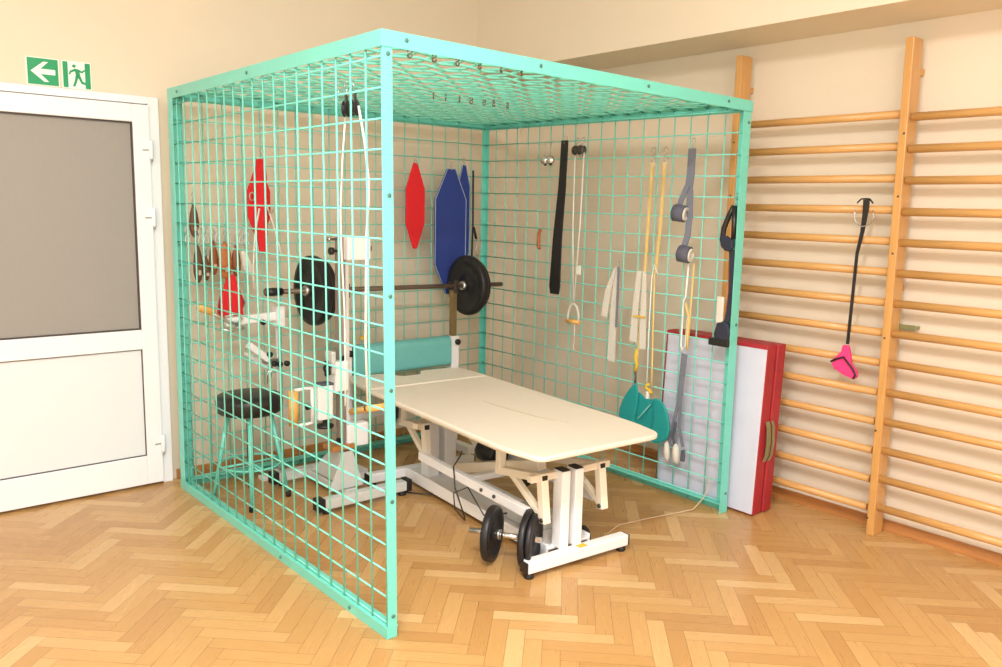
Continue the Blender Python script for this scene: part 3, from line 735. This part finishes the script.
# levers
for sx in (-1, 1):
    x = sx*.158
    for (p1, p2, p3, p4, nm) in (((.36,.335), (.05,.385), (.02,.20), (.25,.345), 0), ((1.25,.345), (1.0,.375), (.975,.20), (1.17,.35), 1)):
        MB().bar((x, *p1), (x, *p2), .034, .034).build('lever_arm', 'creamfr', tb, bevel=.003)
        MB().bar((x, p2[0], p2[1]+.02), (x, *p3), .036, .036).build('lever_arm', 'creamfr', tb, bevel=.003)
        MB().bar((x, *p4), (x, p3[0]+.012, p3[1]+.02), .026, .026).build('lever_brace', 'creamfr', tb, bevel=.003)
        MB().box((x-.014, p2[0]-.022, p2[1]-.012), (x+.014, p2[0]-.0185, p2[1]+.014)).build('end_cap', 'blackp', tb, bevel=.002)
        MB().lathe([(.010, -.024), (.010, .024)], (x, p3[0], p3[1]+.015), (1,0,0), 10).build('pivot_bolt', 'darksteel', tb)
        # strut from lever to upper frame
        MB().bar((sx*.165, p1[0]-.03, p1[1]+.01), (sx*.165, p1[0]-.03, .48), .034, .034).build('strut', 'creamfr', tb, bevel=.003)
    MB().bar((x*1.18, .99, .235), (x*1.18, .10, .225), .03, .042).build('long_arm', 'white', tb, bevel=.003)
    for y in (.32, .42): MB().lathe([(.008, 0), (.008, .008)], (x*1.18+sx*.015, y, .23), (sx,0,0), 10).build('pivot_bolt', 'darksteel', tb)
    MB().box((x*1.18-.013, .094, .208), (x*1.18+.013, .099, .242)).build('end_cap', 'blackp', tb, bevel=.002)
    MB().bar((sx*.215, .06, .385), (sx*.02, .06, .385), .03, .03).build('cross_tube', 'creamfr', tb, bevel=.003)
    MB().bar((sx*.215, 1.0, .385), (sx*.06, 1.10, .385), .03, .03).build('cross_tube', 'creamfr', tb, bevel=.003)
MB().bar((0, .95, .15), (0, .25, .36), .05, .05).build('lift_strut', 'creamfr', tb, bevel=.004)
MB().bar((-.2, .56, .235), (.2, .56, .235), .04, .03).build('cross_tube', 'white', tb, bevel=.004)
MB().lathe([(.05, -.075), (.058, -.065), (.058, .065), (.05, .075)], (.10, .78, .26), (0,1,0), 18).build('motor', 'black', tb)
MB().lathe([(.032, 0), (.032, .3)], (.10, .48, .20), (0,1,.15), 14).build('actuator_tube', 'blackp', tb)
MB().box((-.07, .2, .072), (.09, .42, .135)).build('control_box', 'greyp', tb, bevel=.01)
MB().tube([(.0,.9,.25),(-.12,.72,.30),(-.20,.66,.27),(-.215,.62,.18),(-.20,.56,.06),(-.17,.60,.02),(-.19,.66,.06),(-.21,.64,.15),(-.19,.55,.20),(-.16,.46,.09),(-.06,.40,.10)], .0035, 6).build('power_cable', 'cable', tb)
MB().tube([(-.12,.98,.02),(-.19,1.1,.006),(-.24,1.2,.006),(-.36,1.22,.006)], .004, 6).build('power_cable', 'cable', tb)
wh = MB().lathe([(.02, -.012), (.04, -.012), (.043, -.006), (.043, .006), (.04, .012), (.02, .012)], (.15, .13, .045), (1,.0,0), 20)
wh.build('transport_wheel', 'black', tb)
MB().bar((.12, .13, .045), (.12, .06, .065), .01, .03).build('wheel_bracket', 'white', tb)
MB().lathe([(.012, 0), (.028, .02), (.034, .10), (.026, .13), (.03, .155)], (-.22, 1.22, .36), (0,.1,1), 14).build('hand_control', 'blackp', tb)

# ------------------------------------------------------------------ dumbbell
def plate(name, c, ax, r, th, parent, m='iron', hub=True):
    h = th/2
    pr = [(.014, -h*.7), (r*.22, -h*.7), (r*.25, -h*.35), (r*.72, -h*.35), (r*.80, -h), (r*.97, -h), (r, -h*.6), (r, h*.6), (r*.97, h), (r*.80, h), (r*.72, h*.35), (r*.25, h*.35), (r*.22, h*.7), (.014, h*.7)]
    return MB().lathe(pr, c, ax, 36).build(name, m, parent)
A = V((.672, .385, .118)); B = V((.785, -.045+.12, .127))
axd = V((B.x-A.x, B.y-A.y, 0)).normalized()
t = thing('dumbbell', 'short chrome dumbbell bar with black plates lying at the foot of the table', 'dumbbell', (.73, .2, 0))
axd = V((.53, -.85, 0)).normalized()
c1 = V((.697, .266, .1155)); c2 = c1 + axd*.156; c3 = c2+axd*.026
zc = .1235
for c in (c1, c2, c3): c.z = zc
MB().tube([c1-axd*.10, c3+axd*.032], .0125, 14).build('bar', 'chrome', t)
plate('plate', (c1.x, c1.y, zc), axd, .1175, .032, t)
plate('plate', tuple(c2), axd, .1225, .026, t); plate('plate', tuple(c3), axd, .11, .022, t)
for c in (c1+axd*.03, c2-axd*.03): MB().lathe([(.014, -.008), (.022, -.008), (.022, .008), (.014, .008)], c, axd, 14).build('collar', 'steel', t)

# ------------------------------------------------------------------ weight bench rack + barbell
YR = 1.690
rk = thing('barbell_rack', 'white barbell rack with a teal padded backrest at the head of the table', 'weight rack', (1.17, YR, 0))
for x in (.815, 1.552):
    MB().bar((x, YR, 0.052), (x, YR, .70), .056, .056).build('upright', 'white', rk, bevel=.004)
    MB().bar((x, YR, .70), (x, YR, .975), .032, .034).build('inner_tube', 'brass', rk, bevel=.002)
    MB().bar((x, YR-.2, .027), (x, YR+.16, .027), .05, .05).build('foot', 'white', rk, bevel=.004)
    zz = .0125 if x < 1 else 0
    cr = MB(); cr.prism([(-.035,.96),(.03,.96),(.035,1.025),(.024,1.025),(.018,.985),(-.018,.985),(-.024,1.035),(-.035,1.035)], (x, YR, zz), (0,1,0), (0,0,1), -.012, .012)
    cr.build('bar_cradle', 'darksteel', rk, bevel=.001)
    MB().lathe([(.012, 0), (.018, .008), (.018, .022), (.006, .026)], (x+.01, YR-.025, .665), (0,-1,0), 14).build('clamp_knob', 'blackp', rk)
MB().bar((.84, YR, .30), (1.527, YR, .30), .04, .04).build('cross_bar', 'white', rk, bevel=.003)
bk = rounded([(-.045, -.105), (.045, -.105), (.055, .055), (.0, .08), (-.04, .06)], [.03, .03, .04, .03, .03], 5)
MB().prism([(u, v) for u, v in bk], (0, YR, .63), (0,1,0), (0,0,1), .855, 1.512).build('backrest', 'teal', rk, bevel=.01)
for x in (.848, 1.519): MB().lathe([(.016, -.013), (.016, .013)], (x, YR, .63), (1,0,0), 12).build('backrest_pivot', 'steel', rk)
MB().box((.90, YR-.02, .735), (.96, YR+.0, .75)).build('yellow_clip', 'mustard', rk)

YL = .016
bb = thing('barbell', 'long barbell with a pair of black plates at each end, resting on the rack', 'barbell', (1.1, YR, 1.0))
BZ = 1.002; BY = YR
MB().tube([(.355, BY, BZ), (1.93, BY, BZ)], .0135, 14).build('bar', 'barst', bb)
for x, r, th in ((.625, .185, .045), (.668, .168, .032), (1.660, .182, .045), (1.700, .160, .03)):
    plate('plate', (x, BY, BZ), (1,0,0), r, th, bb)
for x in (.405,): MB().lathe([(.014, -.045), (.02, -.045), (.022, 0), (.02, .045), (.014, .045)], (x, BY, BZ), (1,0,0), 14).build('collar', 'blackp', bb)
for x in (.588, 1.625, 1.735): MB().lathe([(.014, -.012), (.028, -.012), (.028, .012), (.014, .012)], (x, BY, BZ), (1,0,0), 16).build('collar', 'steel', bb)

for ch in bb.children:
    for vv in ch.data.vertices: vv.co.z += (1.552-vv.co.x)*.017

# ------------------------------------------------------------------ shoulder exerciser machine
MX, MY = .572, 1.30
ms = thing('arm_exerciser', 'white column exercise machine with a wooden-gripped handle, standing behind the left grid', 'exercise machine', (MX, MY, 0))
MB().bar((.39, 1.165, .050), (.86, 1.165, .050), .055, .05).build('foot_bar', 'greyp', ms, bevel=.006)
MB().bar((.385, 1.66, .052), (.72, 1.66, .052), .055, .05).build('foot_bar', 'greyp', ms, bevel=.006)
MB().bar((MX, 1.21, .052), (MX, 1.63, .052), .055, .045).build('spine_bar', 'greyp', ms, bevel=.005)
for (x0, x1, y) in ((.352, .392, 1.165), (.852, .885, 1.165), (.352, .39, 1.66), (.712, .745, 1.66)):
    MB().box((x0, y-.032, .020), (x1, y+.032, .083)).build('end_cap', 'black', ms, bevel=.006)
for (x, y) in ((.41, 1.165), (.84, 1.165), (.42, 1.66), (.68, 1.66)):
    MB().lathe([(.02, 0), (.022, .006), (.016, .028)], (x, y, 0), n=14).build('rubber_foot', 'black', ms)
gs = MB()
gs.prism([(-.105,.08),(.085,.08),(.025,.265),(-.025,.265)], (MX-.01, 1.225, 0), (1,0,0), (0,0,1), -.004, .004)
gs.prism([(-.07,.09),(.26,.09),(.035,.265),(-.03,.265)], (MX-.03, MY, 0), (0,1,0), (0,0,1), -.004, .004)
gs.prism([(-.07,.09),(.26,.09),(.035,.265),(-.03,.265)], (MX+.03, MY, 0), (0,1,0), (0,0,1), -.004, .004)
gs.build('gusset', 'greyp', ms)
MB().bar((MX-.005, MY, .09), (MX-.005, MY, 1.315), .034, .04).build('column', 'rose', ms, bevel=.004)
MB().bar((MX+.024, MY-.01, .30), (MX+.024, MY-.01, 1.20), .018, .025).build('guide_rail', 'greyp', ms, bevel=.002)
MB().box((MX-.08, MY-.05, .265), (MX+.05, MY+.05, .290)).build('wooden_spacer', 'base', ms, bevel=.003)
hd = MB().box((MX+.006, MY-.06, 1.205), (MX+.135, MY+.04, 1.32)).build('head_box', 'white', ms, bevel=.008)
MB().lathe([(.012, 0), (.022, .006), (.022, .020), (.01, .024)], (MX+.135, MY-.01, 1.26), (1,0,0), 16).build('knob', 'blackp', hd)
MB().lathe([(.006, 0), (.006, .03), (.018, .032), (.018, .05), (.008, .054)], (MX-.02, MY-.02, 1.25), (-1,0,0), 14).build('knob', 'blackp', hd)
MB().lathe([(.006, 0), (.006, .035), (.01, .037), (.01, .05)], (MX-.02, MY, 1.305), (-1,0,0), 12).build('pin', 'steel', hd)
car = MB().box((MX-.058, MY-.05, .565), (MX+.014, MY+.04, .715)).build('carriage', 'white', ms, bevel=.008)
MB().box((MX-.075, MY-.04, .655), (MX-.05, MY+.03, .765)).build('clamp', 'greyp', car, bevel=.006)
lob = MB(); KX, KY, KZ = MX-.11, MY-.06, .69
for k in range(5):
    a_ = k*2*pi/5; lob.lathe([(.006, -.010), (.012, -.008), (.012, .008), (.006, .010)], (KX, KY+.020*cos(a_), KZ+.028*sin(a_)), (.6,-.6,0), 10)
lob.lathe([(.02, -.012), (.022, 0), (.012, .016)], (KX, KY, KZ), (.6,-.6,0), 14)
lob.tube([(KX, KY, KZ), (MX-.055, MY-.02, KZ)], .006, 8)
lob.build('star_knob', 'blackp', car)
MB().tube([(MX-.01, MY-.045, .735), (MX-.01, MY-.01, .71)], .010, 10).build('lock_pin', 'blackp', car)
bx = MB().box((MX-.142, MY-.03, .43), (MX-.062, MY+.03, .600)).build('resistance_unit', 'white', ms, bevel=.006)
MB().box((MX-.145, MY-.033, .600), (MX-.059, MY+.033, .610)).build('cover', 'dkgrey', bx, bevel=.003)
MB().lathe([(.012, .002), (.012, -.02), (.040, -.026), (.044, -.034), (.040, -.042), (.012, -.05)], (MX-.098, MY-.01, .43), (0,0,1), 24).build('hand_wheel', 'blackp', bx)
hb = MB().tube([(MX-.150, MY, .575), (MX-.165, MY, .590), (MX-.20, MY, .594), (MX-.252, MY, .590)], .008, 8)
hb.tube([(MX-.150, MY, .43), (MX-.165, MY, .418), (MX-.20, MY, .415), (MX-.252, MY, .420)], .008, 8)
hb.tube([(MX-.160, MY, .585), (MX-.160, MY, .422)], .009, 8)
hb.build('handle_bracket', 'white', ms)
MB().tube([(MX-.258, MY, .42), (MX-.258, MY, .590)], .024, 16).build('handle_grip', 'beech', ms)
MB().lathe([(.007, 0), (.007, .012), (.013, .014), (.013, .026)], (MX-.168, MY, .50), (-1,-.3,0), 12).build('knob', 'blackp', ms)
MB().box((MX+.016, MY-.03, .265), (MX+.140, MY+.03, .385)).build('counterweight', 'white', ms, bevel=.01)
MB().lathe([(.008, 0), (.014, .004), (.014, .018)], (MX-.035, MY-.02, .315), (0,-1,0), 12).build('knob', 'blackp', ms)

# ------------------------------------------------------------------ wrist exerciser on stand
wx, wy = .47, 1.80
ws = thing('wrist_exerciser', 'white horizontal arm device with an orange wooden grip, above the black stool', 'exercise machine', (wx, wy, 0))
MB().tube([(wx, wy, .02), (wx, wy, .88)], .007, 10).build('stand_tube', 'greyp', ws)
MB().box((wx-.11, wy-.03, 0), (wx+.11, wy+.03, .02)).box((wx-.03, wy-.06, 0), (wx+.03, wy+.08, .02)).build('stand_base', 'white', ws, bevel=.003)
MB().bar((.19, wy, .868), (.50, wy, .885), .035, .045).build('arm', 'white', ws, bevel=.006)
MB().box((.455, wy-.045, .825), (.50, wy+.045, .935)).build('bracket', 'white', ws, bevel=.008)
MB().tube([(.105, wy-.02, .93), (.16, wy-.02, .895), (.20, wy-.03, .87), (.24, wy-.03, .86)], .008, 8).tube([(.24, wy-.03, .86), (.27, wy-.03, .885), (.24, wy-.03, .91), (.18, wy-.03, .90)], .006, 8).build('crank', 'steel', ws)
MB().tube([(.045, wy-.02, .955), (.06, wy-.02, .952), (.085, wy-.02, .943), (.12, wy-.02, .928), (.13, wy-.02, .924)], .02, 14, rad=[.012, .022, .020, .022, .014]).build('grip', 'beech', ws)
MB().lathe([(.006, 0), (.014, .004), (.014, .02)], (.38, wy-.018, .86), (0,-1,-.3), 10).build('knob', 'blackp', ws)
MB().tube([(.16, wy-.02, .84), (.20, wy-.025, .825), (.28, wy-.02, .835), (.24, wy-.02, .85)], .010, 8).build('clevis', 'steel', ws)
# clamp below
MB().bar((.30, wy-.02, .745), (.41, wy-.02, .655), .04, .035).build('lower_clamp', 'white', ws, bevel=.004)
MB().bar((.285, wy-.02, .70), (.39, wy-.02, .615), .03, .02).build('lower_clamp', 'greyp', ws, bevel=.004)
MB().bar((.38, wy-.02, .645), (wx, wy, .645), .022, .022).build('clamp_link', 'steel', ws, bevel=.002)
for p in ((.405, .688), (.43, .635), (.46, .63), (.50, .63)):
    MB().lathe([(.006, 0), (.015, .006), (.015, .022), (.006, .026)], (p[0], wy-.035, p[1]), (0,-1,0), 12).build('knob', 'blackp', ws)
MB().tube([(.43, wy-.02, .63), (.415, wy-.02, .54)], .005, 8).tube([(.41, wy-.02, .62), (.40, wy-.02, .53)], .004, 8).build('rod', 'chrome', ws)

# ------------------------------------------------------------------ stool
sx, sy = .205, 1.56
st = thing('stool', 'round black-seated stool with green metal legs behind the left grid', 'stool', (sx, sy, 0))
MB().lathe([(.10, .448), (.140, .45), (.156, .462), (.160, .515), (.150, .535), (.11, .545), (0.0001, .548)], (sx, sy, 0), n=32).build('seat', 'blackv', st)
for k in range(4):
    a = radians(247)+k*pi/2; ca, sa = cos(a), sin(a)
    top = (sx+ca*.10, sy+sa*.10, .448); bot = (sx+ca*.178, sy+sa*.178, .02)
    lg = MB().tube([top, bot], .011, 10, rad=[.011, .009]).build('leg', 'mint' if k else 'mint', st)
    MB().lathe([(.014, 0), (.014, .022), (.010, .03)], (bot[0]+ca*.002, bot[1]+sa*.002, 0), n=12).build('rubber_foot', 'black', lg)
MB().tube([(sx+.146*cos(k*pi/12), sy+.146*sin(k*pi/12), .19) for k in range(24)], .006, 8, closed=True).build('foot_ring', 'mint', st)
MB().lathe([(.016, .20), (.016, .43), (.045, .44), (.045, .449)], (sx, sy, 0), n=16).build('spindle', 'darksteel', st)
MB().tube([(sx-.14, sy, .19), (sx+.14, sy, .19)], .006, 8).tube([(sx, sy-.14, .19), (sx, sy+.14, .19)], .006, 8).build('stretcher', 'mint', st)

# ------------------------------------------------------------------ folded mat
mt = thing('exercise_mat', 'folded grey exercise mat with red sides, leaning on the wall bars behind the cage', 'mat', (2.15, .18, 0))
lean = .035
def slab(x0, x1, y0, y1, z1, mt_, name, m, bev, z0=.004):
    mb = MB(); k = lean/.86
    vs = [(x0, y0, z0), (x1, y0, z0), (x1, y1, z0), (x0, y1, z0)] + [(x+k*z1, y, z1) for x, y in ((x0, y0), (x1, y0), (x1, y1), (x0, y1))]
    mb.add(vs, [(0,3,2,1),(4,5,6,7),(0,1,5,4),(1,2,6,5),(2,3,7,6),(3,0,4,7)])
    return mb.build(name, m, mt_, bevel=bev)
slab(2.036, 2.110, -.122, .485, .850, mt, 'front_section', 'redv', .006)
slab(2.030, 2.039, -.119, .470, .828, mt, 'front_cover', 'matg', .003, .012)
slab(2.122, 2.192, -.126, .480, .845, mt, 'rear_section', 'redv', .006)
slab(2.110, 2.122, -.108, .470, .836, mt, 'fold_lining', 'matg', .002)
hnd = MB()
pp = [(2.108, -.124, .47), (2.108, -.134, .44), (2.107, -.139, .37), (2.106, -.134, .30), (2.102, -.124, .27)]
hnd.ribbon([V(p)+V((.0,0,0)) for p in pp], .03, .004, (1,0,0)); hnd.ribbon([V(p)+V((.036,-.004,0)) for p in pp], .018, .004, (1,0,0))
hnd.build('carry_handle', 'greentag', mt)

# ------------------------------------------------------------------ pink strap on the wall bars
t = thing('pink_ankle_strap', 'bright pink cuff on a long black strap hanging from the wall bars', 'strap', (2.27, -.41, .73))
MB().ribbon([(2.283, -.432, 1.545), (2.276, -.436, 1.50), (2.274, -.43, 1.40), (2.272, -.415, 1.30), (2.27, -.413, 1.1), (2.27, -.409, .88)], [.03, .026, .018, .014, .014, .014], .005, (0,1,0)).build('webbing', 'blackv', t)
MB().tube([(2.27, -.432+.045*cos(a), 1.475+.05*sin(a)) for a in [pi*(.85+1.3*k/10) for k in range(11)]], .003, 6).build('wire_hook', 'steel', t)
MB().tube([(2.272, -.395, 1.53), (2.276, -.41, 1.548), (2.30, -.425, 1.55), (2.276, -.45, 1.548), (2.272, -.468, 1.53)], .004, 6).build('strap_loop', 'blackv', t)
MB().prism([(-.014,.875),(-.02,.84),(-.052,.805),(-.060,.775),(-.045,.755),(.0,.735),(.052,.72),(.066,.735),(.062,.762),(.034,.79),(.026,.83),(.014,.875)],
           (2.268, -.405, 0), (0,-1,0), (0,0,1), -.012, .012).build('cuff', 'pink', t, bevel=.005)
MB().tube([(2.25, -.345, .79), (2.25, -.37, .805), (2.25, -.405, .82), (2.25, -.43, .795), (2.25, -.455, .77), (2.25, -.468, .745), (2.25, -.46, .726)], .005, 6).build('binding', 'blackv', t)

LAMP = 120
# ------------------------------------------------------------------ unseen ceiling fixtures, added to imitate bounced flash, and daylight
def area(name, loc, rot, sx_, sy_, power, col):
    l = bpy.data.lights.new(name, 'AREA'); l.shape = 'RECTANGLE'; l.size = sx_; l.size_y = sy_; l.energy = power; l.color = col
    o = bpy.data.objects.new(name, l); COL.objects.link(o); o.location = loc; o.rotation_euler = rot; return o
lampm = bpy.data.materials.new('added_lit_diffuser'); lampm.use_nodes = True
bs_ = lampm.node_tree.nodes['Principled BSDF']; bs_.inputs['Emission Color'].default_value = (1, .95, .86, 1); bs_.inputs['Emission Strength'].default_value = 2.; bs_.inputs['Base Color'].default_value = (.9, .9, .88, 1)
for i, (x, y) in enumerate(((-1.1, -1.35), (-1.3, -3.1))):
    cl_ = thing('added_ceiling_light', 'added unseen white ceiling fixture, standing in for bounced flash, ' + ('near' if y > -2 else 'far from') + ' the cage, on the ceiling', 'ceiling light', (x, y, ZC-.08), 'added flash fill fixtures')
    fx = MB(); ring2 = [(-.62, -.17, .62, -.14), (-.62, .14, .62, .17), (-.62, -.14, -.59, .14), (.59, -.14, .62, .14)]
    for a0, b0, a1, b1 in ring2: fx.box((x+a0, y+b0, ZC-.08), (x+a1, y+b1, ZC))
    fx.build('housing', 'white', cl_)
    MB().box((x-.59, y-.14, ZC-.075), (x+.59, y+.14, ZC-.06)).build('diffuser', lampm, cl_)
    area('flash_fill_lamp', (x, y, ZC-.10), (0,0,0), 1.15, .26, LAMP, (1, .99, .985))  # added fill in place of flash light coming off the ceiling
area('daylight', (-2.25, YF+.02, 1.72), (radians(90), 0, 0), 1.6, 1.65, 26, (1, .99, .98))
area('daylight', (-.05, YF+.02, 1.72), (radians(90), 0, 0), 1.6, 1.65, 26, (1, .99, .98))
area('daylight', (XL+.02, -3.35, 1.72), (radians(90), 0, radians(-90)), 1.6, 1.65, 26, (1, .99, .98))
area('daylight', (XL+.02, -1.05, 1.72), (radians(90), 0, radians(-90)), 1.6, 1.65, 26, (1, .99, .98))
w = bpy.data.worlds.new('daylight_sky'); SC.world = w; w.use_nodes = True
w.node_tree.nodes['Background'].inputs[0].default_value = (.85, .92, 1, 1); w.node_tree.nodes['Background'].inputs[1].default_value = 1.5
# photographer's bounced flash: lights the ceiling above the camera
fl = area('bounce_flash', (-1.45, -2.3, 1.75), (radians(180-12), 0, 0), .25, .2, 60, (1, .97, .92))

# ------------------------------------------------------------------ camera
yaw, pitch, roll = .7064, -.1529, .0227
cam = bpy.data.cameras.new('camera'); co = bpy.data.objects.new('camera', cam); COL.objects.link(co)
f = V((cos(pitch)*sin(yaw), cos(pitch)*cos(yaw), sin(pitch))); r = V((cos(yaw), -sin(yaw), 0)); u = r.cross(f)
r2 = r*cos(roll)+u*sin(roll); u2 = -r*sin(roll)+u*cos(roll)
mx = Matrix((r2, u2, -f)).transposed().to_4x4(); mx.translation = V((-1.4042, -2.2245, 1.4733)); co.matrix_world = mx
cam.sensor_width = 36; cam.sensor_fit = 'HORIZONTAL'; cam.lens = 817.59/1002*36; cam.clip_start = .05
SC.camera = co
SC.view_settings.view_transform = 'Standard'; SC.view_settings.look = 'None'
SC.view_settings.gamma = 1; SC.view_settings.use_curve_mapping = False
SC.view_settings.exposure = -.12
